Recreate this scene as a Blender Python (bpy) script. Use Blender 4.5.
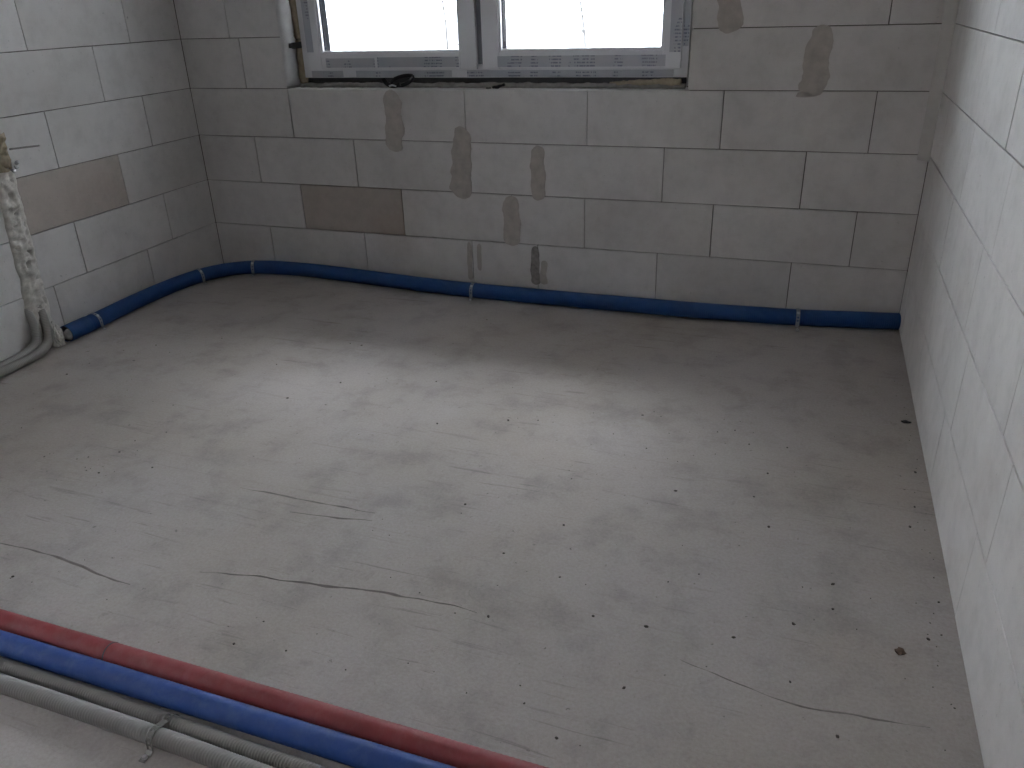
import bpy, bmesh, math, random
from mathutils import Vector, Matrix, noise

for o in list(bpy.data.objects):
    bpy.data.objects.remove(o)
scene = bpy.context.scene
COL = scene.collection
rnd = random.Random(7)

# ------------------------------------------------------------------ camera
CAM = Vector((3.2066, -3.6894, 1.3391))
YAW, PITCH, ROLL, FPX = 0.3665, -0.4448, -0.0337, 802.73
def cam_matrix():
    rz = Matrix.Rotation(YAW, 3, 'Z')
    f = rz @ Vector((0, math.cos(PITCH), math.sin(PITCH)))
    r = rz @ Vector((1, 0, 0))
    u = r.cross(f)
    c, s = math.cos(ROLL), math.sin(ROLL)
    r2 = r * c + u * s
    u2 = u * c - r * s
    m = Matrix((r2, u2, -f)).transposed().to_4x4()
    m.translation = CAM
    return m
cd = bpy.data.cameras.new('camera')
cam = bpy.data.objects.new('camera', cd)
COL.objects.link(cam)
cd.sensor_width = 36.0
cd.lens = FPX / 1024 * 36.0
cd.clip_start = 0.02
cam.matrix_world = cam_matrix()
scene.camera = cam

# ------------------------------------------------------------------ sky, exposure
world = bpy.data.worlds.new('overcast_sky')
scene.world = world
world.use_nodes = True
bg = world.node_tree.nodes['Background']
bg.inputs['Color'].default_value = (0.87, 0.91, 1.0, 1)
bg.inputs['Strength'].default_value = 20.0
sl = bpy.data.lights.new('hazy_sun', 'SUN')        # sun glare spread out by the overcast
sl.energy = 6.6
sl.angle = math.radians(27)
sl.color = (0.95, 0.95, 1.0)
sun = bpy.data.objects.new('hazy_sun', sl)
COL.objects.link(sun)
SUN_EL, SUN_AZ = math.radians(49), math.radians(14)     # azimuth: towards the right wall
sun.rotation_euler = Vector((math.sin(SUN_AZ) * math.cos(SUN_EL), -math.cos(SUN_AZ) * math.cos(SUN_EL), -math.sin(SUN_EL))).to_track_quat('-Z', 'Y').to_euler()
scene.view_settings.view_transform = 'Standard'
scene.view_settings.look = 'None'
scene.view_settings.gamma = 1.0
scene.view_settings.use_curve_mapping = False
scene.view_settings.exposure = 0.0

# ------------------------------------------------------------------ dimensions
H = 0.2425          # one course of blocks
NC = 11             # courses up to the ceiling
W = 3.6255          # room width along the window wall
SL, SR = -0.0348, -0.0074      # the side walls are not quite square: X = SL*y and X = W + SR*y
YR = -5.4           # rear wall
T = 0.24            # wall thickness
WX0, WX1, WZ0, WZ1 = 0.615, 2.643, 4 * H, 10 * H     # window opening
ZC = NC * H

# ------------------------------------------------------------------ materials
def new_mat(name):
    m = bpy.data.materials.new(name)
    m.use_nodes = True
    nt = m.node_tree
    return m, nt, nt.nodes['Principled BSDF']
def node(nt, t, **kw):
    n = nt.nodes.new(t)
    for k, v in kw.items():
        setattr(n, k, v)
    return n
def ramp(nt, fac, stops, interp='LINEAR'):
    r = node(nt, 'ShaderNodeValToRGB')
    r.color_ramp.interpolation = interp
    els = r.color_ramp.elements
    while len(els) < len(stops):
        els.new(0.5)
    for e, (p, c) in zip(els, stops):
        e.position = p
        e.color = (c, c, c, 1) if isinstance(c, (int, float)) else (*c, 1)
    nt.links.new(fac, r.inputs[0])
    return r.outputs[0]
def tex(nt, vec, scale, detail=4, rough=0.55, dist=0.0):
    n = node(nt, 'ShaderNodeTexNoise')
    n.inputs['Scale'].default_value = scale
    n.inputs['Detail'].default_value = detail
    n.inputs['Roughness'].default_value = rough
    n.inputs['Distortion'].default_value = dist
    if vec is not None:
        nt.links.new(vec, n.inputs['Vector'])
    return n.outputs['Fac']
def mixc(nt, mode, fac, a, b):
    m = node(nt, 'ShaderNodeMix', data_type='RGBA', blend_type=mode)
    for s, v in ((m.inputs[0], fac), (m.inputs[6], a), (m.inputs[7], b)):
        if isinstance(v, (int, float)):
            s.default_value = v
        elif isinstance(v, tuple):
            s.default_value = (*v, 1)
        else:
            nt.links.new(v, s)
    return m.outputs[2]
def mapped(nt, scale=(1, 1, 1), rot=(0, 0, 0), coord='Object'):
    tc = node(nt, 'ShaderNodeTexCoord')
    mp = node(nt, 'ShaderNodeMapping')
    mp.inputs['Scale'].default_value = scale
    mp.inputs['Rotation'].default_value = rot
    nt.links.new(tc.outputs[coord], mp.inputs['Vector'])
    return mp.outputs['Vector']
def bump(nt, bsdf, h, strength, dist=0.002):
    b = node(nt, 'ShaderNodeBump')
    b.inputs['Strength'].default_value = strength
    b.inputs['Distance'].default_value = dist
    nt.links.new(h, b.inputs['Height'])
    nt.links.new(b.outputs['Normal'], bsdf.inputs['Normal'])

def world_vec(nt, scale=(1, 1, 1)):
    g = node(nt, 'ShaderNodeNewGeometry')
    mp = node(nt, 'ShaderNodeMapping')
    mp.inputs['Scale'].default_value = scale
    nt.links.new(g.outputs['Position'], mp.inputs['Vector'])
    return mp.outputs['Vector']

def block_mat(name, lo, hi, blotch=0.25, blotch_col=(0.36, 0.30, 0.25)):
    m, nt, b = new_mat(name)
    v = world_vec(nt)
    oi = node(nt, 'ShaderNodeObjectInfo')
    base = ramp(nt, oi.outputs['Random'], [(0.0, lo), (1.0, hi)])
    big = ramp(nt, tex(nt, v, 2.3, 5), [(0.35, 0.88), (0.65, 1.0)])
    c = mixc(nt, 'MULTIPLY', 1.0, base, big)
    mid = ramp(nt, tex(nt, v, 11, 8, 0.7), [(0.34, 0.90), (0.55, 1.0)])
    c = mixc(nt, 'MULTIPLY', 1.0, c, mid)
    spot = ramp(nt, tex(nt, v, 24, 3, 0.6), [(0.225, 0.5), (0.265, 1.0)])
    c = mixc(nt, 'MULTIPLY', 0.8, c, spot)
    dirt = ramp(nt, tex(nt, v, 1.4, 8, 0.65), [(0.54, 0.0), (0.75, blotch)])
    c = mixc(nt, 'MIX', dirt, c, blotch_col)
    speck = ramp(nt, tex(nt, v, 75, 2), [(0.24, 0.55), (0.31, 1.0)])
    c = mixc(nt, 'MULTIPLY', 0.5, c, speck)
    nt.links.new(c, b.inputs['Base Color'])
    b.inputs['Roughness'].default_value = 0.95
    bump(nt, b, tex(nt, v, 220, 3, 0.7), 0.35, 0.0015)
    return m
M_BLOCK = block_mat('aerated_block', (0.655, 0.64, 0.625), (0.72, 0.705, 0.695))
M_TAN = block_mat('aerated_block_tan', (0.49, 0.44, 0.40), (0.51, 0.46, 0.42), 0.5, (0.30, 0.21, 0.15))

def plain(name, col, rough=0.6, metal=0.0, var=0.12, scale=20, bumps=0.0, coat=0.0):
    m, nt, b = new_mat(name)
    v = world_vec(nt)
    f = ramp(nt, tex(nt, v, scale, 5), [(0.3, 1 - var), (0.7, 1.0)])
    nt.links.new(mixc(nt, 'MULTIPLY', 1.0, tuple(col), f), b.inputs['Base Color'])
    b.inputs['Roughness'].default_value = rough
    b.inputs['Metallic'].default_value = metal
    if coat:
        b.inputs['Coat Weight'].default_value = coat
    if bumps:
        bump(nt, b, tex(nt, v, scale * 6, 4, 0.7), bumps, 0.002)
    return m
M_MORTAR = plain('thin_bed_mortar', (0.13, 0.12, 0.11), 0.95)
M_STRIP = plain('corner_mortar', (0.62, 0.61, 0.59), 0.95, bumps=0.3)
M_SILL = plain('sill_mortar', (0.36, 0.345, 0.32), 0.95, var=0.35, scale=30, bumps=0.3)
M_SMEAR = plain('adhesive_smear', (0.50, 0.46, 0.425), 0.9, var=0.22, scale=25, bumps=0.3)
M_DAMP = plain('damp_adhesive', (0.34, 0.32, 0.30), 0.8, var=0.45, scale=40, bumps=0.3)
M_CEIL = plain('concrete_ceiling', (0.48, 0.47, 0.45), 0.9, scale=3)
M_PVC = plain('white_pvc', (0.74, 0.75, 0.78), 0.35, var=0.06, scale=8)
M_BEAD = plain('white_glazing_bead', (0.82, 0.83, 0.85), 0.25, var=0.03)
M_GASKET = plain('anthracite_outer_sash', (0.012, 0.013, 0.016), 0.95)
M_GASKET.node_tree.nodes['Principled BSDF'].inputs['Specular IOR Level'].default_value = 0.05
M_GAP_SHADE = plain('grey_gap_shade', (0.17, 0.18, 0.21), 0.6)  # dark tone for the shaded gap between the sashes
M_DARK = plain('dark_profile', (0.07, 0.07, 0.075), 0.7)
M_FOAM = plain('dried_foam', (0.78, 0.75, 0.70), 0.9, var=0.3, scale=45, bumps=0.5)
M_YFOAM = plain('yellow_foam', (0.46, 0.39, 0.28), 0.9, var=0.35, scale=40, bumps=0.5)
M_MEMB = plain('white_membrane', (0.70, 0.70, 0.70), 0.6, var=0.18, scale=18)
M_STEEL = plain('galvanised_steel', (0.72, 0.73, 0.74), 0.28, 1.0, var=0.2, scale=60)
M_BAND = plain('dull_band', (0.42, 0.43, 0.45), 0.45, 0.8, var=0.35, scale=90)
M_GREY = plain('grey_conduit', (0.36, 0.345, 0.32), 0.55, var=0.25, scale=9)
M_GREYB = plain('light_grey_conduit', (0.42, 0.41, 0.395), 0.5, var=0.22, scale=9)
M_BLACK = plain('black_plastic', (0.010, 0.010, 0.014), 0.55)
M_CRUMB = plain('dark_crumb', (0.09, 0.08, 0.07), 0.9)
M_CHIP = plain('brown_chip', (0.16, 0.11, 0.08), 0.9)
M_RIDGE = plain('concrete_ridge', (0.25, 0.23, 0.21), 0.95, var=0.3, scale=30)
M_BARK = plain('dark_bark', (0.055, 0.052, 0.05), 0.9, var=0.3, scale=15)
M_RENDER = plain('outer_concrete', (0.45, 0.44, 0.43), 0.9)
M_GROUND = plain('winter_ground', (0.50, 0.50, 0.50), 0.95, var=0.2, scale=1.5)

def pipe_mat(name, col, dust, rough=0.38, dustamt=0.55):
    m, nt, b = new_mat(name)
    v = world_vec(nt)
    c = mixc(nt, 'MULTIPLY', 1.0, tuple(col), ramp(nt, tex(nt, v, 14, 5), [(0.3, 0.8), (0.7, 1.05)]))
    d = ramp(nt, tex(nt, v, 22, 8, 0.7, 0.5), [(0.45, 0.05), (0.78, dustamt)])
    c = mixc(nt, 'MIX', d, c, tuple(dust))
    nt.links.new(c, b.inputs['Base Color'])
    r = ramp(nt, tex(nt, v, 30, 5), [(0.3, rough), (0.7, rough + 0.2)])
    nt.links.new(r, b.inputs['Roughness'])
    return m
M_DUCT = pipe_mat('blue_duct', (0.003, 0.052, 0.20), (0.02, 0.08, 0.20), 0.5, 0.3)
M_BLUE = pipe_mat('blue_pipe', (0.010, 0.055, 0.25), (0.09, 0.14, 0.27), 0.55)
M_RED = pipe_mat('red_pipe', (0.24, 0.026, 0.034), (0.27, 0.14, 0.125), 0.52, 0.45)

def concrete_mat():
    m, nt, b = new_mat('concrete_floor')
    v = world_vec(nt)
    big = tex(nt, v, 0.9, 6, 0.6)
    c = ramp(nt, big, [(0.30, (0.358, 0.315, 0.275)), (0.50, (0.388, 0.355, 0.328)), (0.72, (0.412, 0.384, 0.372))])
    mid = ramp(nt, tex(nt, v, 5.5, 8, 0.68), [(0.33, 0.74), (0.50, 1.0), (0.72, 1.07)])
    c = mixc(nt, 'MULTIPLY', 0.75, c, mid)
    st = world_vec(nt, (2.6, 40, 1))
    streak = ramp(nt, tex(nt, st, 1.3, 5, 0.6, 0.6), [(0.31, 0.70), (0.40, 1.0)])
    mask = ramp(nt, tex(nt, v, 1.1, 3), [(0.40, 0.05), (0.60, 0.9)])
    c = mixc(nt, 'MULTIPLY', mask, c, streak)
    pit = ramp(nt, tex(nt, v, 40, 4, 0.62), [(0.275, 0.35), (0.325, 1.0)])
    c = mixc(nt, 'MULTIPLY', 0.8, c, pit)
    blot = ramp(nt, tex(nt, v, 17, 9, 0.75, 0.8), [(0.58, 1.0), (0.70, 0.76)])
    c = mixc(nt, 'MULTIPLY', ramp(nt, tex(nt, v, 2.2, 4), [(0.40, 0.15), (0.60, 1.0)]), c, blot)
    fine = ramp(nt, tex(nt, v, 120, 3, 0.7), [(0.30, 0.86), (0.62, 1.05)])
    c = mixc(nt, 'MULTIPLY', 0.8, c, fine)
    brown = ramp(nt, tex(nt, v, 3.1, 9, 0.72), [(0.60, 0.0), (0.72, 0.35)])
    c = mixc(nt, 'MIX', brown, c, (0.25, 0.215, 0.165))
    nt.links.new(c, b.inputs['Base Color'])
    b.inputs['Roughness'].default_value = 0.82
    h = mixc(nt, 'MULTIPLY', 1.0, streak, pit)
    h = mixc(nt, 'ADD', 0.6, h, tex(nt, v, 90, 5, 0.7))
    bump(nt, b, h, 0.5, 0.0025)
    return m
M_FLOOR = concrete_mat()

def film_mat(name, seed):
    # bluish grey protective film with flat, illegible print
    m, nt, b = new_mat(name)
    v = world_vec(nt, (1, 1, 1))
    sep = node(nt, 'ShaderNodeSeparateXYZ')
    nt.links.new(v, sep.inputs[0])
    blocks = ramp(nt, tex(nt, world_vec(nt, (9, 0, 2.0 + seed)), 1.0, 2), [(0.46, 0.0), (0.52, 1.0)], 'CONSTANT')
    lines = node(nt, 'ShaderNodeTexWave', wave_type='BANDS', bands_direction='Z')
    lines.inputs['Scale'].default_value = 22
    lines.inputs['Distortion'].default_value = 0.4
    nt.links.new(v, lines.inputs['Vector'])
    ln = ramp(nt, lines.outputs['Fac'], [(0.5, 0.0), (0.62, 1.0)])
    words = ramp(nt, tex(nt, world_vec(nt, (130, 1, 25)), 1.0, 2), [(0.42, 0.0), (0.5, 1.0)])
    k = mixc(nt, 'MULTIPLY', 1.0, mixc(nt, 'MULTIPLY', 1.0, blocks, ln), words)
    base = ramp(nt, tex(nt, world_vec(nt, (4, 4, 4)), 1.5, 3), [(0.35, (0.40, 0.43, 0.49)), (0.65, (0.50, 0.50, 0.53))])
    c = mixc(nt, 'MIX', k, base, (0.20, 0.21, 0.27))
    nt.links.new(c, b.inputs['Base Color'])
    b.inputs['Roughness'].default_value = 0.4
    return m
M_FILM = film_mat('printed_film', 0.0)

def glass_mat():
    m, nt, b = new_mat('window_glass')
    nt.nodes.remove(b)
    out = nt.nodes['Material Output']
    tr = node(nt, 'ShaderNodeBsdfTransparent')
    tr.inputs[0].default_value = (0.975, 0.985, 0.985, 1)
    gl = node(nt, 'ShaderNodeBsdfGlossy')
    gl.inputs['Roughness'].default_value = 0.02
    # Schlick reflectance from the angle to the face, alike on entry and exit
    g = node(nt, 'ShaderNodeNewGeometry')
    dt = node(nt, 'ShaderNodeVectorMath', operation='DOT_PRODUCT')
    nt.links.new(g.outputs['Normal'], dt.inputs[0])
    nt.links.new(g.outputs['Incoming'], dt.inputs[1])
    ab = node(nt, 'ShaderNodeMath', operation='ABSOLUTE')
    nt.links.new(dt.outputs['Value'], ab.inputs[0])
    om = node(nt, 'ShaderNodeMath', operation='SUBTRACT', use_clamp=True)
    om.inputs[0].default_value = 1.0
    nt.links.new(ab.outputs[0], om.inputs[1])
    pw = node(nt, 'ShaderNodeMath', operation='POWER')
    nt.links.new(om.outputs[0], pw.inputs[0])
    pw.inputs[1].default_value = 5.0
    fr = node(nt, 'ShaderNodeMath', operation='MULTIPLY_ADD')
    nt.links.new(pw.outputs[0], fr.inputs[0])
    fr.inputs[1].default_value = 0.96
    fr.inputs[2].default_value = 0.04
    mx = node(nt, 'ShaderNodeMixShader')
    nt.links.new(fr.outputs[0], mx.inputs[0])
    nt.links.new(tr.outputs[0], mx.inputs[1])
    nt.links.new(gl.outputs[0], mx.inputs[2])
    nt.links.new(mx.outputs[0], out.inputs[0])
    return m
M_GLASS = glass_mat()

# ------------------------------------------------------------------ helpers
def link(name, me, mat=None, parent=None, loc=None):
    o = bpy.data.objects.new(name, me)
    COL.objects.link(o)
    if mat is not None and me is not None and not me.materials:
        me.materials.append(mat)
    if parent is not None:
        o.parent = parent
    if loc is not None:
        o.location = loc
    return o
def tag(o, label, cat, group=None, kind=None):
    if label: o['label'] = label
    if cat: o['category'] = cat
    if group: o['group'] = group
    if kind: o['kind'] = kind
    return o
def empty(name, loc=(0, 0, 0)):
    o = bpy.data.objects.new(name, None)
    o.empty_display_size = 0.1
    o.location = loc
    COL.objects.link(o)
    return o
def add_box(bm, x0, x1, y0, y1, z0, z1):
    vs = [bm.verts.new((x, y, z)) for x in (x0, x1) for y in (y0, y1) for z in (z0, z1)]
    for f in ((0, 1, 3, 2), (4, 6, 7, 5), (0, 4, 5, 1), (2, 3, 7, 6), (0, 2, 6, 4), (1, 5, 7, 3)):
        bm.faces.new([vs[i] for i in f])
    return vs
def finish(bm, name, smooth=False):
    bmesh.ops.recalc_face_normals(bm, faces=bm.faces[:])
    me = bpy.data.meshes.new(name)
    bm.to_mesh(me)
    bm.free()
    if smooth:
        for p in me.polygons:
            p.use_smooth = True
    return me
def boxes(name, lst, mat, parent=None, bevel=0.0, seg=1):
    bm = bmesh.new()
    for b in lst:
        add_box(bm, *b)
    if bevel:
        bmesh.ops.bevel(bm, geom=bm.edges[:], offset=bevel, segments=seg, affect='EDGES', profile=0.5)
    return link(name, finish(bm, name), mat, parent)

def catmull(pts, step):
    pts = [Vector(p) for p in pts]
    P = [pts[0] * 2 - pts[1]] + pts + [pts[-1] * 2 - pts[-2]]
    dense = []
    for i in range(1, len(P) - 2):
        p0, p1, p2, p3 = P[i - 1:i + 3]
        n = max(4, int((p2 - p1).length / 0.004))
        for k in range(n):
            t = k / n
            dense.append(0.5 * ((2 * p1) + (p2 - p0) * t + (2 * p0 - 5 * p1 + 4 * p2 - p3) * t * t + (3 * p1 - p0 - 3 * p2 + p3) * t ** 3))
    dense.append(pts[-1])
    L = [0.0]
    for a, b in zip(dense, dense[1:]):
        L.append(L[-1] + (b - a).length)
    n = max(2, round(L[-1] / step))
    out, j = [], 0
    for k in range(n + 1):
        s = L[-1] * k / n
        while j < len(L) - 2 and L[j + 1] < s:
            j += 1
        d = L[j + 1] - L[j]
        out.append(dense[j].lerp(dense[j + 1], (s - L[j]) / d if d > 1e-9 else 0))
    return out, L[-1]
def sweep(name, path, rad, seg, mat, parent=None, cap=True, smooth=True, up=Vector((0, 0, 1))):
    # rad(i, s) -> radius at ring i, s metres along
    verts, faces = [], []
    s = 0.0
    n = len(path)
    for i, p in enumerate(path):
        t = (path[min(i + 1, n - 1)] - path[max(i - 1, 0)]).normalized()
        side = t.cross(up)
        if side.length < 1e-3:
            side = t.cross(Vector((1, 0, 0)))
        side.normalize()
        nn = side.cross(t)
        if i:
            s += (p - path[i - 1]).length
        r = rad(i, s)
        for k in range(seg):
            a = 2 * math.pi * k / seg
            verts.append(p + side * math.cos(a) * r + nn * math.sin(a) * r)
    for i in range(n - 1):
        for k in range(seg):
            a, b = i * seg + k, i * seg + (k + 1) % seg
            faces.append((a, b, b + seg, a + seg))
    if cap:
        faces.append(tuple(range(seg))[::-1])
        faces.append(tuple(range((n - 1) * seg, n * seg)))
    me = bpy.data.meshes.new(name)
    me.from_pydata([tuple(v) for v in verts], [], faces)
    me.update()
    if smooth:
        for p in me.polygons:
            p.use_smooth = len(p.vertices) == 4
    return link(name, me, mat, parent)

# ------------------------------------------------------------------ structure: walls of blocks
_cache = {}
GAP = 0.0034
def block_mesh(L, h, sign, mat):
    key = (round(L, 4), round(h, 4), sign, mat.name)
    if key not in _cache:
        bm = bmesh.new()
        y0, y1 = (0, T) if sign > 0 else (-T, 0)
        vs = add_box(bm, GAP / 2, L - GAP / 2, y0, y1, GAP / 2, h - GAP / 2)
        es = [e for e in bm.edges if all(abs(v.co.y) < 1e-6 for v in e.verts)]
        bmesh.ops.bevel(bm, geom=es, offset=0.0012, segments=1, affect='EDGES')
        me = finish(bm, 'block')
        me.materials.append(mat)
        _cache[key] = me
    return _cache[key]
def block_wall(name, origin, ang, sign, length, joints, core, tan=(), skip=None, label='', nc=NC):
    bm = bmesh.new()
    for b in core:
        add_box(bm, *b)
    wall = link(name, finish(bm, name), M_MORTAR)
    wall.location = origin
    wall.rotation_euler = (0, 0, ang)
    tag(wall, label, 'wall', kind='structure')
    for c in range(nc):
        js = [0.0] + [j for j in joints(c) if 0.02 < j < length - 0.02] + [length]
        for a, b in zip(js, js[1:]):
            segs = [(a, b)]
            if skip:
                segs = skip(c, a, b)
            for (u0, u1) in segs:
                if u1 - u0 < 0.015:
                    continue
                mt = M_TAN if any(cc == c and u0 <= uu <= u1 for cc, uu in tan) else M_BLOCK
                o = link('block', block_mesh(u1 - u0, H, sign, mt), None, wall, (u0, rnd.uniform(-0.0008, 0.0008), c * H))
    return wall

def back_joints(c):
    tab = {0: [0.37, 0.971, 1.598, 1.952, 2.547, 3.151], 1: [0.609, 1.217, 1.82, 2.191, 2.79, 3.391],
           2: [0.362, 0.968, 1.555, 1.955, 2.556, 3.157], 3: [0.614, 1.209, 1.597, 2.199, 2.798, 3.396]}
    if c in tab:
        return tab[c]
    return [0.364, 0.965, 1.56, 1.955, 2.556, 3.157] if c % 2 == 0 else [0.31, 1.209, 1.597, 2.199, 2.798, 3.398]
def back_skip(c, a, b):
    if not (4 <= c < 10):
        return [(a, b)]
    out = []
    if a < WX0:
        out.append((a, min(b, WX0)))
    if b > WX1:
        out.append((max(a, WX1), b))
    return out
E_ = 0.009
core_back = [(-T, WX0 - E_, E_, T - E_, -0.1, ZC), (WX1 + E_, W + T, E_, T - E_, -0.1, ZC),
             (WX0 - E_, WX1 + E_, E_, T - E_, -0.1, WZ0 - E_), (WX0 - E_, WX1 + E_, E_, T - E_, WZ1 + E_, ZC)]
wall_back = block_wall('wall_back', (0, 0, 0), 0.0, 1, W, back_joints, core_back, [(1, 0.9)], back_skip,
                       'bare wall of pale aerated concrete blocks around the window')
LEN = -YR
def left_joints(c):
    if c == 0:
        return [0.565, 1.168] + [1.168 + 0.6 * k for k in range(1, 9)]
    st = 0.612 if c % 2 == 0 else 0.368
    return [st + 0.601 * k for k in range(9)]
def right_joints(c):
    st = 0.772 if c % 2 == 0 else 0.888
    return [st - 0.6] + [st + 0.597 * k for k in range(9)]
DU0, DU1, DZ0, DZ = 3.62, 4.25, 4 * H, 9 * H          # unseen opening added in the left wall to let in fill light
def left_skip(c, a, b):
    if not 4 <= c < 9:
        return [(a, b)]
    return ([(a, min(b, DU0))] if a < DU0 else []) + ([(max(a, DU1), b)] if b > DU1 else [])
wall_left = block_wall('wall_left', (0, 0, 0), math.atan2(-1, -SL), -1, LEN, left_joints,
                       [(-0.001, DU0 - E_, -T + E_, -E_, -0.1, ZC), (DU1 + E_, LEN, -T + E_, -E_, -0.1, ZC),
                        (DU0 - E_, DU1 + E_, -T + E_, -E_, DZ + E_, ZC), (DU0 - E_, DU1 + E_, -T + E_, -E_, -0.1, DZ0 - E_)], [(2, 1.0)], left_skip,
                       'bare pale block wall with a foam-filled vertical chase')
wall_right = block_wall('wall_right', (W, 0, 0), math.atan2(-1, -SR), 1, LEN, right_joints,
                        [(-0.001, LEN, E_, T - E_, -0.1, ZC)], [], None,
                        'bright bare block wall running past the end of the blue duct')
# rear wall behind the photographer
rear = boxes('wall_rear', [(-0.2, W + 0.3, YR - T, YR, -0.1, ZC)], M_BLOCK)
tag(rear, 'plain pale block wall closing the room behind the viewer', 'wall', kind='structure')
floor = boxes('floor', [(-0.4, W + 0.4, YR - T, 0.0, -0.25, 0.0)], M_FLOOR)
tag(floor, 'rough grey concrete slab floor with scratches and crumbs', 'floor', kind='structure')
ceil = boxes('ceiling', [(-0.4, W + 0.4, YR - T, T, ZC, ZC + 0.2)], M_CEIL)
tag(ceil, 'bare concrete ceiling slab above the room', 'ceiling', kind='structure')
ground = boxes('ground', [(-60, 60, T, 90, -0.6, -0.4), (-60, 60, -60, T, -0.6, -0.4)], M_GROUND)
tag(ground, 'pale winter ground outside the window', 'ground', kind='structure')
light_block = boxes('wall_light_block', [(4.15, 8.5, T, 6.0, -0.5, 4.2)], M_RENDER)  # unseen block added to keep sky light off the left wall
tag(light_block, 'unseen grey block added outside on the right to dim the left wall', 'wall', kind='structure')
M_BEIGE = plain('beige_render', (0.66, 0.52, 0.38), 0.9)
warm_bounce = boxes('wall_warm_bounce', [(-4.2, -3.2, -9.0, -2.0, -0.5, 3.2)], M_BEIGE)  # unseen wall added as a warm reflector for the side opening
tag(warm_bounce, 'unseen beige wall added outside to bounce warm light through the side opening', 'wall', kind='structure')
slab = boxes('trim_1', [(-3, W + 3, T, 1.30, 2.60, 2.78)], M_RENDER)
tag(slab, 'concrete overhang above the window outside', 'overhang', kind='structure')

# mortar strip in the corner between window wall and right wall
def strip():
    bm = bmesh.new()
    n = 24
    for i in range(n):
        z0, z1 = 3 * H - 0.02 + (ZC - 3 * H) * i / n, 3 * H - 0.02 + (ZC - 3 * H) * (i + 1) / n
        j0 = 0.042 + 0.004 * noise.noise(Vector((z0 * 7, 0, 3)))
        j1 = 0.042 + 0.004 * noise.noise(Vector((z1 * 7, 0, 3)))
        a = [bm.verts.new(v) for v in ((W - j0, -0.001, z0), (W - 0.004, -0.03, z0), (W + 0.002, -0.03, z0), (W + 0.002, 0.004, z0), (W - j0, 0.004, z0))]
        b = [bm.verts.new(v) for v in ((W - j1, -0.001, z1), (W - 0.004, -0.03, z1), (W + 0.002, -0.03, z1), (W + 0.002, 0.004, z1), (W - j1, 0.004, z1))]
        for k in range(5):
            bm.faces.new((a[k], a[(k + 1) % 5], b[(k + 1) % 5], b[k]))
    bmesh.ops.remove_doubles(bm, verts=bm.verts[:], dist=1e-5)
    return finish(bm, 'corner_mortar')
link('corner_mortar', strip(), M_STRIP, wall_back)

# adhesive smears on the window wall: (x0, ztop, x1, zbottom, material, taper)
def smear(x0, zt, x1, zb, mat, seed, name='adhesive_smear', th=0.0016):
    n = 36
    tp = (seed * 0.37) % 1.0
    bm = bmesh.new()
    L, R, Lb, Rb = [], [], [], []
    cx, w = (x0 + x1) / 2, (x1 - x0) / 2
    for i in range(n + 1):
        t = i / n
        z = zt + (zb - zt) * t
        e = min(t, 1 - t)
        prof = 0.12 + 0.88 * math.sqrt(max(0.0, 1 - (1 - min(e / 0.16, 1.0)) ** 2))
        prof *= 1 - 0.35 * tp * (1 - t)
        k1 = prof * (1 + 0.42 * noise.noise(Vector((z * 16, seed, 0))) + 0.10 * noise.noise(Vector((z * 60, seed, 9))))
        k2 = prof * (1 + 0.42 * noise.noise(Vector((z * 16, seed, 5))) + 0.10 * noise.noise(Vector((z * 60, seed, 2))))
        sh = 0.25 * w * noise.noise(Vector((z * 9, seed, 7)))
        for lst, x, y in ((L, cx - w * k1 + sh, -th), (R, cx + w * k2 + sh, -th), (Lb, cx - w * k1 + sh - 0.001, 0.003), (Rb, cx + w * k2 + sh + 0.001, 0.003)):
            lst.append(bm.verts.new((x, y, z)))
    for i in range(n):
        for a, b in ((L, R), (R, Rb), (Rb, Lb), (Lb, L)):
            bm.faces.new((a[i], b[i], b[i + 1], a[i + 1]))
    bm.faces.new((L[0], R[0], Rb[0], Lb[0]))
    bm.faces.new((L[n], Lb[n], Rb[n], R[n]))
    return link(name, finish(bm, name), mat, wall_back)
for i, (a, b, c, d, m_) in enumerate([
        (1.161, 0.968, 1.262, 0.672, M_SMEAR), (1.504, 0.803, 1.626, 0.452, M_SMEAR), (1.925, 0.722, 1.990, 0.464, M_SMEAR),
        (1.771, 0.480, 1.864, 0.230, M_SMEAR), (1.564, 0.234, 1.594, 0.03, M_SMEAR), (1.624, 0.228, 1.647, 0.085, M_SMEAR),
        (1.912, 0.236, 1.965, 0.035, M_DAMP), (1.962, 0.165, 2.004, 0.04, M_SMEAR), (2.741, 1.60, 2.847, 1.192, M_SMEAR), (3.098, 1.218, 3.212, 0.948, M_SMEAR),
        (3.585, 0.935, 3.612, 0.865, M_DAMP), (3.09, 0.966, 3.15, 0.945, M_SMEAR)]):
    smear(a, b, c, d, m_, i * 3.7 + 1)

# short saw slit in the left wall beside the chase (its shade drawn as a thin dark rod) 
def on_left(y, z, out=0.0):
    n = Vector((1, -SL, 0)).normalized()       # into the room
    return Vector((SL * y, y, z)) + n * out
def left_frame():
    u = Vector((SL * -1, -1, 0)).normalized()
    n = Vector((-u.y, u.x, 0))
    return u, n
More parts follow.
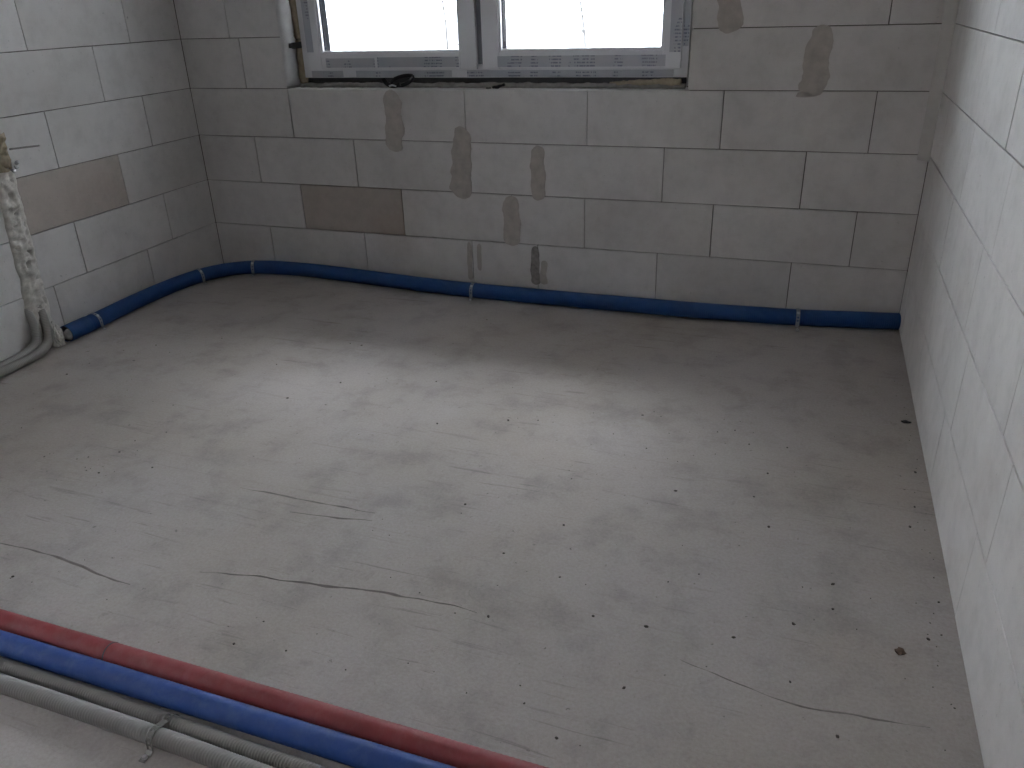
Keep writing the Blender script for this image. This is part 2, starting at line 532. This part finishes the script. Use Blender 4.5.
# ------------------------------------------------------------------ window
win = empty('window_1', ((WX0 + WX1) / 2, 0.1, WZ0))
tag(win, 'white double-sash plastic window with printed protective film', 'window', kind='structure')
IW = win.matrix_world.inverted()
def wpart(name, lst, mat, parent=None, bevel=0.0, seg=1):
    ox, oy, oz = win.location
    l2 = [(a - ox, b - ox, c - oy, d - oy, e - oz, f - oz) for a, b, c, d, e, f in lst]
    return boxes(name, l2, mat, parent or win, bevel, seg)
FX0, FX1, FZ0, FZ1 = 0.657, 2.624, 1.013, 2.405
yf0, yf1 = 0.112, 0.172         # fixed frame
fw = 0.062
MX = 1.643
fixed = wpart('fixed_frame', [(FX0, FX0 + fw, yf0, yf1, FZ0, FZ1), (FX1 - fw, FX1, yf0, yf1, FZ0, FZ1),
                              (FX0 + fw, FX1 - fw, yf0, yf1, FZ0, FZ0 + fw), (FX0 + fw, FX1 - fw, yf0, yf1, FZ1 - fw, FZ1),
                              (MX - 0.03, MX + 0.03, yf0 + 0.012, yf1, FZ0 + fw, FZ1 - fw)], M_PVC, None, 0.002)
def sash(x0, x1, z0, z1, gx0, gx1, gz0, gz1):
    ys0, ys1 = 0.098, 0.160
    s = wpart('sash', [(x0, gx0, ys0, ys1, z0, z1), (gx1, x1, ys0, ys1, z0, z1),
                       (gx0, gx1, ys0, ys1, z0, gz0), (gx0, gx1, ys0, ys1, gz1, z1)], M_PVC, None, 0.003, 2)
    b = 0.011
    wpart('glazing_bead', [(gx0, gx0 + b, 0.106, 0.124, gz0, gz1), (gx1 - b, gx1, 0.106, 0.124, gz0, gz1),
                           (gx0 + b, gx1 - b, 0.106, 0.124, gz0, gz0 + b), (gx0 + b, gx1 - b, 0.106, 0.124, gz1 - b, gz1)], M_BEAD, s, 0.003, 2)
    g = 0.0112
    wpart('outer_sash', [(gx0, gx0 + g, 0.1245, 0.182, gz0, gz1), (gx1 - g, gx1, 0.1245, 0.182, gz0, gz1),
                         (gx0 + g, gx1 - g, 0.1245, 0.182, gz0, gz0 + g), (gx0 + g, gx1 - g, 0.1245, 0.182, gz1 - g, gz1)], M_GASKET, s)
    for yy in (0.126, 0.146):
        wpart('glass_pane', [(gx0 + 0.004, gx1 - 0.004, yy, yy + 0.004, gz0 + 0.004, gz1 - 0.004)], M_GLASS, s)
    return s
GZ0, GZ1 = 1.128, 2.30
s1 = sash(0.692, 1.628, 1.050, 2.37, 0.774, 1.544, GZ0, GZ1)
s2 = sash(1.658, 2.592, 1.050, 2.37, 1.742, 2.512, GZ0, GZ1)
wpart('meeting_gap_shade', [(MX - 0.0125, MX + 0.0125, 0.112, 0.1245, FZ0 + 0.05, FZ1 - 0.05)], M_GAP_SHADE)  # dark strip standing in for shade in the gap between sashes
# printed film strips lie on the faces of frame and sashes
yS, yF = 0.0972, 0.1112
for lst in ([(0.80, 1.08, yS, 0.099, 1.062, 1.105)], [(1.095, 1.535, yS, 0.099, 1.062, 1.108)], [(0.6965, 0.735, yS, 0.099, 1.135, 2.2)]):
    wpart('protective_film', lst, M_FILM, s1)
for lst in ([(1.735, 2.525, yS, 0.099, 1.060, 1.108)], [(2.540, 2.588, yS, 0.099, 1.118, 2.2)]):
    wpart('protective_film', lst, M_FILM, s2)
for lst in ([(0.70, 0.885, yF, 0.113, 1.016, 1.046)], [(0.96, 1.49, yF, 0.113, 1.016, 1.046)], [(1.57, 2.56, yF, 0.113, 1.016, 1.046)],
            [(2.5945, 2.622, yF, 0.113, 1.14, 2.2)]):
    wpart('protective_film', lst, M_FILM, fixed)
wpart('base_profile', [(WX0, WX1, 0.130, 0.185, WZ0, FZ0 + 0.004), (WX0, FX0 + 0.004, 0.135, 0.185, FZ0, FZ1), (FX1 - 0.004, WX1, 0.135, 0.185, FZ0, FZ1)], M_DARK)
# lumpy bead of foam and mortar along the sill, below the frame
def lump(name, path, rad, seg, mat, parent=None, seed=0.0, amp=0.35, freq=30, flat=1.0, label=None):
    o = sweep(name, path, lambda i, s: rad(i, s), seg, mat, parent)
    for v in o.data.vertices:
        d = noise.noise_vector(v.co * freq + Vector((seed, seed * 2, 0)))
        d2 = noise.noise_vector(v.co * freq * 2.7 + Vector((seed, 0, seed)))
        v.co += (d * amp + d2 * amp * 0.4) * 0.01
    return o
p, _ = catmull([(WX0 + 0.03, 0.085, WZ0 + 0.008), (1.2, 0.095, WZ0 + 0.009), (1.9, 0.092, WZ0 + 0.008), (WX1 - 0.02, 0.085, WZ0 + 0.009)], 0.012)
def to_win(pts):
    return [q - win.location for q in pts]
lump('sill_mortar', to_win(p), lambda i, s: 0.013, 8, M_SILL, win, 3.0, 0.6)
p, _ = catmull([(2.28, 0.090, WZ0 + 0.018), (2.42, 0.088, WZ0 + 0.022), (2.60, 0.088, WZ0 + 0.024)], 0.010)
lump('mounting_foam', to_win(p), lambda i, s: 0.008 + 0.008 * min(1, s / 0.2), 10, M_YFOAM, win, 5.0, 0.6)
p, _ = catmull([(0.637, 0.125, 0.985), (0.640, 0.125, 1.2), (0.637, 0.125, 1.6), (0.637, 0.125, 2.40)], 0.012)
lump('mounting_foam', to_win(p), lambda i, s: 0.022, 10, M_YFOAM, win, 8.0, 0.5)
p, _ = catmull([(2.633, 0.135, 0.985), (2.633, 0.135, 1.6), (2.633, 0.135, 2.40)], 0.012)
lump('mounting_foam', to_win(p), lambda i, s: 0.012, 8, M_YFOAM, win, 9.0, 0.3)
# white sealing membrane bulging on the left reveal, narrow towards the sill
def membrane(side, name):
    n, m = 40, 8
    bm = bmesh.new()
    rows = []
    for i in range(n + 1):
        z = WZ0 + 0.012 + (2.38 - WZ0) * i / n
        row = []
        t = min(1.0, max(0.0, (z - WZ0) / 0.35))
        for k in range(m + 1):
            a = k / m
            if side < 0:
                y = -0.004 + (0.108 + 0.004) * a
                bul = (0.012 + 0.030 * t) * math.sin(math.pi * (a ** 0.7)) * (1 + 0.25 * noise.noise(Vector((0, a * 3, z * 9))))
                x = WX0 + 0.002 + bul
            else:
                y = 0.0 + 0.10 * a
                x = WX1 - 0.003 - 0.006 * math.sin(math.pi * a) * (1 + 0.5 * noise.noise(Vector((0, 3, z * 12))))
            row.append(bm.verts.new(Vector((x, y, z)) - win.location))
        rows.append(row)
    for i in range(n):
        for k in range(m):
            bm.faces.new((rows[i][k], rows[i][k + 1], rows[i + 1][k + 1], rows[i + 1][k]))
    me = finish(bm, name, True)
    o = link(name, me, M_MEMB, win)
    md = o.modifiers.new('thickness', 'SOLIDIFY')
    md.thickness = 0.0025
    return o
membrane(-1, 'sealing_membrane')
membrane(1, 'sealing_membrane')
wpart('anchor_bracket', [(0.636, 0.668, 0.018, 0.060, 1.160, 1.182), (0.664, 0.668, 0.016, 0.100, 1.156, 1.186)], M_DARK, None, 0.001)

# black plastic loop hanging at the frame above the sill, and a small black clip
loop = empty('cable_loop', (1.20, 0.06, WZ0))
tag(loop, 'black plastic cable loop lying on the window sill against the left sash', 'cable')
pts = [(0.105 * math.cos(a) * 0.55 + 0.045, 0.012 * math.sin(a * 2), 0.033 + 0.020 * math.sin(a) + 0.06 * 0.2 * math.cos(a)) for a in [2 * math.pi * k / 14 for k in range(15)]]
pp, _ = catmull(pts, 0.006)
sweep('loop', pp, lambda i, s: 0.0095, 10, M_BLACK, loop)
pp, _ = catmull([(-0.06, 0.0, 0.042), (-0.045, 0.0, 0.022), (-0.02, -0.005, 0.012), (0.01, -0.008, 0.011), (0.035, -0.004, 0.018)], 0.005)
sweep('tail', pp, lambda i, s: 0.011, 10, M_BLACK, loop)
pp, _ = catmull([(-0.02, -0.018, 0.010), (0.0, -0.02, 0.014), (0.018, -0.018, 0.009)], 0.004)
sweep('buckle', pp, lambda i, s: 0.004, 8, M_STEEL, loop)
clip = empty('black_clip', (1.755, 0.045, WZ0))
tag(clip, 'small crumpled black plastic clip on the sill under the right sash', 'clip')
pp, _ = catmull([(-0.03, 0, 0.006), (-0.01, -0.004, 0.008), (0.012, 0.0, 0.012), (0.03, 0.004, 0.020)], 0.004)
lump('clip_body', pp, lambda i, s: 0.007, 8, M_BLACK, clip, 2.0, 0.35, 60)
pp, _ = catmull([(-0.035, -0.006, 0.004), (-0.045, -0.01, 0.003), (-0.058, -0.012, 0.003)], 0.004)
sweep('clip_tail', pp, lambda i, s: 0.003, 6, M_BLACK, clip)

# ------------------------------------------------------------------ corrugated pipes
def corrugated(name, pts, r, pitch, amp, seg, mat, parent=None, per=4, cap=True):
    path, L = catmull(pts, pitch / per)
    return sweep(name, path, lambda i, s: r - amp + amp * math.cos(2 * math.pi * i / per), seg, mat, parent, cap)
R1 = 0.0375
duct_pts = [(0.104, -1.215, R1), (0.098, -1.04, R1), (0.082, -0.80, R1), (0.080, -0.60, R1), (0.095, -0.42, R1), (0.138, -0.280, R1),
            (0.215, -0.178, R1), (0.325, -0.118, R1), (0.50, -0.092, R1), (0.75, -0.095, R1), (1.04, -0.121, R1), (1.40, -0.156, R1), (1.68, -0.170, R1), (2.05, -0.172, R1),
            (2.40, -0.170, R1), (2.79, -0.162, R1), (3.05, -0.148, R1), (3.222, -0.134, R1), (3.42, -0.103, R1), (3.620, -0.072, R1)]
duct = empty('ventilation_duct', (0.104, -1.215, 0))
tag(duct, 'long blue corrugated duct bending along the window wall on the floor', 'duct')
def rel(pts, o):
    return [Vector(q) - o.location for q in pts]
corrugated('duct_tube', rel(duct_pts, duct), R1, 0.009, 0.0012, 24, M_DUCT, duct, 4, False)
# smooth sleeve round the cut end, and inner lining
sw, _ = catmull(rel(duct_pts[:2], duct), 0.01)
e_path = [Vector((0.1045, -1.225, R1 + 0.001)) - duct.location, Vector((0.1003, -1.10, R1 + 0.001)) - duct.location]
ep = [e_path[0].lerp(e_path[1], k / 10) for k in range(11)]
sweep('end_sleeve', ep, lambda i, s: R1 + 0.0015, 28, M_DUCT, duct, False)
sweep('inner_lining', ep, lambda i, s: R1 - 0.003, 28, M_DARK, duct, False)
# clot of foam in the open end
pp = [Vector((0.108, -1.234, 0.024)), Vector((0.106, -1.220, 0.029)), Vector((0.105, -1.20, 0.033)), Vector((0.104, -1.17, 0.033))]
pp, _ = catmull([q - duct.location for q in pp], 0.006)
lump('foam_plug', pp, lambda i, s: min(0.027, 0.010 + s * 0.7), 14, M_FOAM, duct, 4.0, 0.5, 45)

def strap(name, base, direction, r, label, wide=0.016, reach=0.045, group='galvanised straps over the blue duct', front=1):
    # perforated band arched over a pipe; direction = pipe direction; tail screwed to the floor on the room side
    d = Vector(direction).normalized()
    side = Vector((d.y, -d.x, 0)) * front
    o = empty(name, base)
    tag(o, label, 'strap', group)
    prof = []
    rr = r + 0.0025
    for k in range(7):
        prof.append((rr + reach * (1 - k / 6) + 0.004, 0.0016 + 0.0 * k) if k < 6 else (rr + 0.001, 0.006))
    for k in range(19):
        a = math.radians(-8 + 196 * k / 18)
        prof.append((rr * math.cos(a), r + rr * math.sin(a)))
    prof.append((-rr - 0.001, 0.004))
    bm = bmesh.new()
    ws = (-wide / 2, -wide * 0.2, wide * 0.2, wide / 2)
    rows = [[bm.verts.new(side * s_ + d * w_ + Vector((0, 0, z_))) for w_ in ws] for s_, z_ in prof]
    for i in range(len(rows) - 1):
        for k in range(3):
            if k == 1 and i % 2 == 1 and 1 < i < len(rows) - 2:
                continue
            bm.faces.new((rows[i][k], rows[i][k + 1], rows[i + 1][k + 1], rows[i + 1][k]))
    b = link('band', finish(bm, 'band'), M_BAND, o)
    md = b.modifiers.new('thickness', 'SOLIDIFY')
    md.thickness = 0.0012
    md.offset = 0
    bm = bmesh.new()
    c0 = side * (rr + reach * 0.6)
    bmesh.ops.create_cone(bm, cap_ends=True, segments=12, radius1=0.006, radius2=0.0045, depth=0.004,
                          matrix=Matrix.Translation(c0 + Vector((0, 0, 0.004))))
    bmesh.ops.create_cone(bm, cap_ends=True, segments=6, radius1=0.003, radius2=0.003, depth=0.003,
                          matrix=Matrix.Translation(c0 + Vector((0, 0, 0.007))))
    link('screw', finish(bm, 'screw'), M_STEEL, o)
    # bright buckle tab on the band
    bm = bmesh.new()
    a = math.radians(48)
    q = side * ((rr + 0.002) * math.cos(a)) + Vector((0, 0, r + (rr + 0.002) * math.sin(a)))
    bmesh.ops.create_cone(bm, cap_ends=True, segments=12, radius1=0.0075, radius2=0.006, depth=0.005,
                          matrix=Matrix.Translation(q) @ Vector((0, 0, 1)).rotation_difference(side * math.cos(a) + Vector((0, 0, math.sin(a)))).to_matrix().to_4x4())
    link('clamp_screw', finish(bm, 'clamp_screw'), M_STEEL, o)
    return o
def duct_at(x=None, y=None):
    path, _ = catmull(duct_pts, 0.01)
    i = min(range(1, len(path) - 1), key=lambda k: abs(path[k].x - x) if x is not None and path[k].y > -0.3 else (abs(path[k].y - y) if y is not None else 9))
    return Vector((path[i].x, path[i].y, 0)), path[i + 1] - path[i - 1]
def duct_at_y(y):
    path, _ = catmull(duct_pts[:8], 0.01)
    i = min(range(1, len(path) - 1), key=lambda k: abs(path[k].y - y))
    return Vector((path[i].x, path[i].y, 0)), path[i + 1] - path[i - 1]
for (b, d), lb, rc in [(duct_at_y(-1.055), 'steel strap nearest the open foam-plugged end of the blue duct', 0.012),
                   (duct_at_y(-0.345), 'steel strap on the left half of the blue duct bend', 0.012),
                   (duct_at(x=0.315), 'steel strap where the blue duct meets the window wall after its bend', 0.014),
                   (duct_at(x=1.668), 'steel strap on the blue duct below the window middle', 0.016),
                   (duct_at(x=3.205), 'steel strap nearest the right wall end of the blue duct', 0.036)]:
    strap('pipe_strap', b, d, R1, lb, reach=rc)

# pipes across the foreground
r2 = 0.0265
red = empty('red_pipe', (1.5, -2.718, 0))
tag(red, 'dusty red plastic pipe across the foreground floor', 'pipe')
corrugated('pipe_tube', rel([(0.22, -2.716, r2), (1.4, -2.719, r2), (2.2, -2.717, r2), (2.9, -2.717, r2), (3.60, -2.716, r2)], red), r2, 0.012, 0.00035, 28, M_RED, red, 2)
q = Vector((1.835, -2.718, r2)) - red.location
sweep('seam_ring', [q, q + Vector((0.003, 0, 0))], lambda i, s: r2 + 0.0005, 28, M_DARK, red)
blue = empty('blue_pipe', (1.5, -2.772, 0))
tag(blue, 'smooth blue plastic pipe beside the red pipe in the foreground', 'pipe')
corrugated('pipe_tube', rel([(0.22, -2.771, r2), (1.4, -2.773, r2), (2.2, -2.772, r2), (2.9, -2.772, r2), (3.60, -2.771, r2)], blue), r2, 0.012, 0.0003, 28, M_BLUE, blue, 2)
r3, r4 = 0.0165, 0.0195
g1 = corrugated('grey_conduit', [(0.22, -2.822, r3), (1.2, -2.816, r3), (1.7, -2.818, r3), (2.1, -2.824, r3), (2.35, -2.830, r3), (2.8, -2.836, r3), (3.60, -2.840, r3)], r3, 0.0068, 0.0016, 18, M_GREY)
tag(g1, 'thin grey ribbed conduit between blue pipe and lighter conduit', 'conduit')
g2 = corrugated('light_grey_conduit', [(0.22, -2.868, r4), (1.2, -2.862, r4), (1.7, -2.861, r4), (2.1, -2.8635, r4), (2.35, -2.870, r4), (2.8, -2.878, r4), (3.60, -2.885, r4)], r4, 0.0072, 0.0019, 20, M_GREYB)
tag(g2, 'light grey ribbed conduit, front-most of the foreground pipes', 'conduit')
# perforated band tying the two grey conduits to the floor
def tie():
    o = empty('conduit_strap', (2.095, -2.864, 0))
    tag(o, 'dusty perforated metal band over the two grey conduits', 'strap')
    prof = [(-0.048, 0.0015), (-0.040, 0.0015), (-0.030, 0.0018), (-0.0225, 0.006)]
    for k in range(9):
        a = math.radians(190 - 130 * k / 8)
        prof.append(((r4 + 0.002) * math.cos(a), r4 + (r4 + 0.002) * math.sin(a)))
    for k in range(9):
        a = math.radians(120 - 110 * k / 8)
        prof.append((0.0395 + (r3 + 0.002) * math.cos(a), r3 + (r3 + 0.002) * math.sin(a)))
    bm = bmesh.new()
    ws = (-0.0075, -0.003, 0.003, 0.0075)
    rows = [[bm.verts.new((w_, y_, z_)) for w_ in ws] for y_, z_ in prof]
    for i in range(len(rows) - 1):
        for k in range(3):
            if k == 1 and i % 2 == 1:
                continue
            bm.faces.new((rows[i][k], rows[i][k + 1], rows[i + 1][k + 1], rows[i + 1][k]))
    b = link('band', finish(bm, 'band'), M_STRAP, o)
    md = b.modifiers.new('thickness', 'SOLIDIFY')
    md.thickness = 0.0012
    md.offset = 0
    bm = bmesh.new()
    bmesh.ops.create_cone(bm, cap_ends=True, segments=10, radius1=0.006, radius2=0.0045, depth=0.005, matrix=Matrix.Translation((0, -0.038, 0.0045)))
    link('screw', finish(bm, 'screw'), M_STEEL, o)
M_STRAP = plain('dusty_strap', (0.24, 0.235, 0.22), 0.5, 0.5, var=0.4, scale=120)
tie()

# ------------------------------------------------------------------ foam-filled chase in the left wall
def foam_seam(za=0.03, zb=0.765, yr0=-1.228, wd=0.124, slope=0.028, n=90, m=16):
    bm = bmesh.new()
    rows = []
    for i in range(n + 1):
        z = za + (zb - za) * i / n
        t = z / 0.77
        yr = yr0 + slope * t + 0.012 * noise.noise(Vector((z * 14, 1, 0)))
        yl = yr0 - wd + (slope + 0.027) * t + 0.012 * noise.noise(Vector((z * 14, 5, 0)))
        row = []
        for k in range(m + 1):
            a = k / m
            y = yl + (yr - yl) * a
            out = 0.022 * math.sin(math.pi * a) ** 0.5
            v = Vector((0, y, z))
            out += (0.014 * noise.noise(v * 28) + 0.012 * noise.noise(v * 60 + Vector((3, 0, 0)))) * math.sin(math.pi * a) ** 0.4
            if noise.noise(v * 38 + Vector((9, 2, 4))) > 0.42 and 0.12 < a < 0.88:
                out -= 0.022
            row.append(bm.verts.new(on_left(y, z, max(out, -0.004 if 0 < k < m else -0.003))))
        rows.append(row)
    for i in range(n):
        for k in range(m):
            bm.faces.new((rows[i][k], rows[i + 1][k], rows[i + 1][k + 1], rows[i][k + 1]))
    # closed behind
    back = [[bm.verts.new(on_left(r[0].co.y, r[0].co.z, -0.03)), bm.verts.new(on_left(r[-1].co.y, r[-1].co.z, -0.03))] for r in rows]
    for i in range(n):
        bm.faces.new((rows[i][0], rows[i + 1][0], back[i + 1][0], back[i][0]))
        bm.faces.new((rows[i][m], back[i][1], back[i + 1][1], rows[i + 1][m]))
        bm.faces.new((back[i][0], back[i + 1][0], back[i + 1][1], back[i][1]))
    return finish(bm, 'foam_strip', True)
PINV = Matrix.LocRotScale(wall_left.location, wall_left.rotation_euler, None).inverted()
def on_wall(o):
    o.parent = wall_left
    o.matrix_parent_inverse = PINV
    return o
on_wall(link('foam_strip', foam_seam(), M_FOAM))
# yellower foam higher up, beside the tan block
on_wall(link('yellow_foam', foam_seam(0.765, 0.915, -1.232, 0.105, 0.028, 30), M_YFOAM))
# foil crumbs
def crumple(name, loc, r, mat, seed, parent=None, sub=2, amp=0.5, squash=0.8):
    bm = bmesh.new()
    bmesh.ops.create_icosphere(bm, subdivisions=sub, radius=r)
    for v in bm.verts:
        k = 1 + amp * noise.noise(v.co / r * 1.3 + Vector((seed, seed, 0)))
        v.co = v.co * k
        v.co.z *= squash
    o = link(name, finish(bm, name), mat, parent)
    o.location = loc
    return o
for k, (y, z) in enumerate([(-1.218, 0.765), (-1.195, 0.775), (-1.180, 0.790)]):
    on_wall(crumple('foil_scrap', on_left(y, z, 0.024 - 0.006 * k), 0.010, M_STEEL, k * 2.1))
# saw slit beside the chase, its shade laid on as a dark rod
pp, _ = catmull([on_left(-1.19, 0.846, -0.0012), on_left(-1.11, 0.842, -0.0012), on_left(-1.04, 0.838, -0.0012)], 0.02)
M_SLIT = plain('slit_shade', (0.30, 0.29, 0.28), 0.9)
on_wall(sweep('saw_slit_shade', pp, lambda i, s: 0.0045, 8, M_SLIT))
# foam spilling from the chase foot towards the duct
def spill():
    bm = bmesh.new()
    bmesh.ops.create_icosphere(bm, subdivisions=5, radius=1.0)
    for v in bm.verts:
        d = v.co.normalized()
        k = 1 + 0.35 * noise.noise(d * 1.6 + Vector((4, 1, 0))) + 0.22 * noise.noise(d * 4.2) + 0.14 * noise.noise(d * 9.0)
        p_ = Vector((d.x * 0.030, d.y * 0.027, d.z * 0.062)) * k
        p_.x += max(0.0, -d.z) * 0.018           # wider at the foot
        if p_.z < -0.042:
            p_.z = -0.042
        v.co = p_
    return finish(bm, 'foam_spill', True)
sp = link('foam_spill', spill(), M_FOAM)
sp.location = (0.086, -1.266, 0.0425)
tag(sp, 'crusty beige foam spilling from wall chase to blue duct mouth', 'foam')
# grey conduits coming out of the chase foot and running off to the left
hose = corrugated('grey_hose', [(0.040, -1.276, 0.205), (0.066, -1.283, 0.140), (0.090, -1.302, 0.074), (0.104, -1.328, 0.038), (0.126, -1.38, 0.0235), (0.146, -1.46, 0.0215), (0.150, -1.56, 0.0215), (0.144, -1.75, 0.0215), (0.155, -2.3, 0.0215)], 0.0205, 0.007, 0.0013, 18, M_GREY)
tag(hose, 'grey ribbed hose curving from the wall foot onto the floor', 'hose')
hose2 = corrugated('inner_hose', [(0.040, -1.328, 0.190), (0.062, -1.335, 0.130), (0.080, -1.354, 0.068), (0.084, -1.385, 0.036), (0.088, -1.44, 0.0225), (0.094, -1.56, 0.0200), (0.096, -1.75, 0.0200), (0.110, -2.3, 0.0200)], 0.0190, 0.007, 0.0013, 18, M_GREYB)
tag(hose2, 'second grey hose squeezed between wall and front hose', 'hose')
cl = crumple('foam_lump', Vector((0.108, -1.352, 0.010)), 0.012, M_FOAM, 5.0)
tag(cl, 'small pale foam lump on the floor beside the grey hoses', 'foam')

# ------------------------------------------------------------------ floor marks and debris
def ridge(pts, w, h, seed):
    path, L = catmull([(x, y, 0) for x, y in pts], 0.012)
    bm = bmesh.new()
    rows = []
    n = len(path)
    for i, q in enumerate(path):
        t = (path[min(i + 1, n - 1)] - path[max(i - 1, 0)]).normalized()
        sd = Vector((-t.y, t.x, 0))
        k = math.sin(math.pi * min(max(i / (n - 1), 0.03), 0.97)) ** 0.4 * (0.75 + 0.8 * noise.noise(Vector((q.x * 22, q.y * 22, seed))))
        k = max(k, 0.12)
        off = sd * 0.005 * noise.noise(Vector((q.x * 15, seed, 1)))
        rows.append([bm.verts.new(q + off - sd * w * k), bm.verts.new(q + off + Vector((0, 0, h * k))), bm.verts.new(q + off + sd * w * k)])
    for i in range(n - 1):
        for k in range(2):
            bm.faces.new((rows[i][k], rows[i + 1][k], rows[i + 1][k + 1], rows[i][k + 1]))
    return link('trowel_ridge', finish(bm, 'trowel_ridge'), M_RIDGE, floor)
for i, (pts, w_, h_) in enumerate([
        ([(1.804, -2.388), (1.928, -2.361), (2.139, -2.334), (2.30, -2.31), (2.463, -2.30), (2.563, -2.301)], 0.0045, 0.003),
        ([(1.168, -2.461), (1.258, -2.456), (1.433, -2.464), (1.556, -2.482), (1.664, -2.489)], 0.0045, 0.003),
        ([(1.646, -2.012), (1.826, -2.008), (2.002, -2.008), (2.117, -2.004)], 0.004, 0.0025),
        ([(1.873, -2.076), (2.001, -2.062), (2.128, -2.042)], 0.004, 0.0025),
        ([(3.054, -2.304), (3.291, -2.353), (3.426, -2.343), (3.557, -2.331)], 0.0028, 0.0015)]):
    ridge(pts, w_, h_, i * 2.3)

def crumbs():
    bm = bmesh.new()
    spots = []
    for cx, cy, sx, sy, n in [(1.0, -2.05, 0.10, 0.05, 16), (2.4, -1.35, 0.3, 0.1, 14), (3.0, -1.25, 0.25, 0.15, 16), (1.9, -1.6, 0.7, 0.3, 24), (2.7, -2.1, 0.5, 0.3, 26),
                              (3.3, -2.2, 0.2, 0.3, 18), (1.6, -2.6, 0.3, 0.06, 12), (2.3, -2.55, 0.4, 0.12, 14), (0.6, -1.5, 0.3, 0.3, 14), (1.2, -1.2, 0.7, 0.35, 18), (3.60, -1.7, 0.018, 0.8, 60)]:
        for _ in range(n):
            spots.append((rnd.gauss(cx, sx), rnd.gauss(cy, sy), 0.0014 + 0.0030 * rnd.random() ** 3))
    for x, y, r in spots:
        if not (0.25 < x < W - 0.01 and -2.68 < y < -0.3):
            continue
        g = bmesh.ops.create_icosphere(bm, subdivisions=1, radius=r, matrix=Matrix.Translation((x, y, r * 0.4)) @ Matrix.Rotation(rnd.random() * 3, 4, 'Z') @ Matrix.Diagonal((1 + rnd.random() * 0.6, 1, 0.6, 1)))
    return finish(bm, 'floor_crumbs')
cr = link('floor_crumbs', crumbs(), M_CRUMB)
tag(cr, 'tiny dark crumbs of debris scattered over the concrete floor', 'debris', kind='stuff')
ch = crumple('brown_chip', Vector((3.513, -2.128, 0.004)), 0.011, M_CHIP, 3.3, None, 2, 0.6, 0.45)
tag(ch, 'dark brown chip on the floor near the right wall', 'debris')
bt = crumple('black_bit', Vector((3.596, -0.972, 0.004)), 0.010, M_BLACK, 7.1, None, 2, 0.6, 0.4)
bt.scale = (1.5, 0.9, 1)
tag(bt, 'small black bit on the floor against the right wall', 'debris')

# ------------------------------------------------------------------ outside: bare trees
def tree(loc, height, seed, label, lean=0.0):
    r = random.Random(seed)
    root = empty('bare_tree', loc)
    tag(root, label, 'tree', 'bare trees outside the window')
    verts, faces = {0: [], 1: []}, {0: [], 1: []}
    def limb(p, d, L, rad, depth):
        k = 0 if depth == 0 else 1
        V, F = verts[k], faces[k]
        n = 5
        seg = 7 if depth == 0 else 5
        base = len(V)
        pos, dr = p.copy(), d.copy()
        nodes = []
        for i in range(n + 1):
            rr = rad * (1 - 0.55 * i / n)
            s = dr.orthogonal().normalized()
            b2 = dr.cross(s)
            for j in range(seg):
                a = 2 * math.pi * j / seg
                V.append(tuple(pos + s * math.cos(a) * rr + b2 * math.sin(a) * rr))
            nodes.append((pos.copy(), dr.copy(), rr))
            dr = (dr + Vector((r.uniform(-.16, .16), r.uniform(-.16, .16), r.uniform(-.04, .12)))).normalized()
            pos = pos + dr * (L / n)
        for i in range(n):
            for j in range(seg):
                a, b = base + i * seg + j, base + i * seg + (j + 1) % seg
                F.append((a, b, b + seg, a + seg))
        if depth < 4:
            for q in range(6 if depth == 0 else 4):
                pp, dd, rr = nodes[r.randint(1 if depth else 1, n)]
                sd = Vector((r.uniform(-1, 1), r.uniform(-1, 1), r.uniform(-0.1, 0.7))).normalized()
                limb(pp, (dd * 0.6 + sd).normalized(), L * r.uniform(0.45, 0.68), rr * r.uniform(0.45, 0.6), depth + 1)
    limb(Vector((0, 0, 0)), Vector((lean, 0, 1)).normalized(), height * 0.55, height * 0.006, 0)
    for k, nm in ((0, 'trunk'), (1, 'branches')):
        me = bpy.data.meshes.new(nm)
        me.from_pydata(verts[k], [], faces[k])
        me.update()
        link(nm, me, M_BARK, root)
tree((-1.35, 13.0, -0.4), 5.0, 3, 'bare tree outside seen through the right window pane')
tree((-5.3, 15.0, -0.4), 6.0, 11, 'bare tree outside seen through the left window pane')
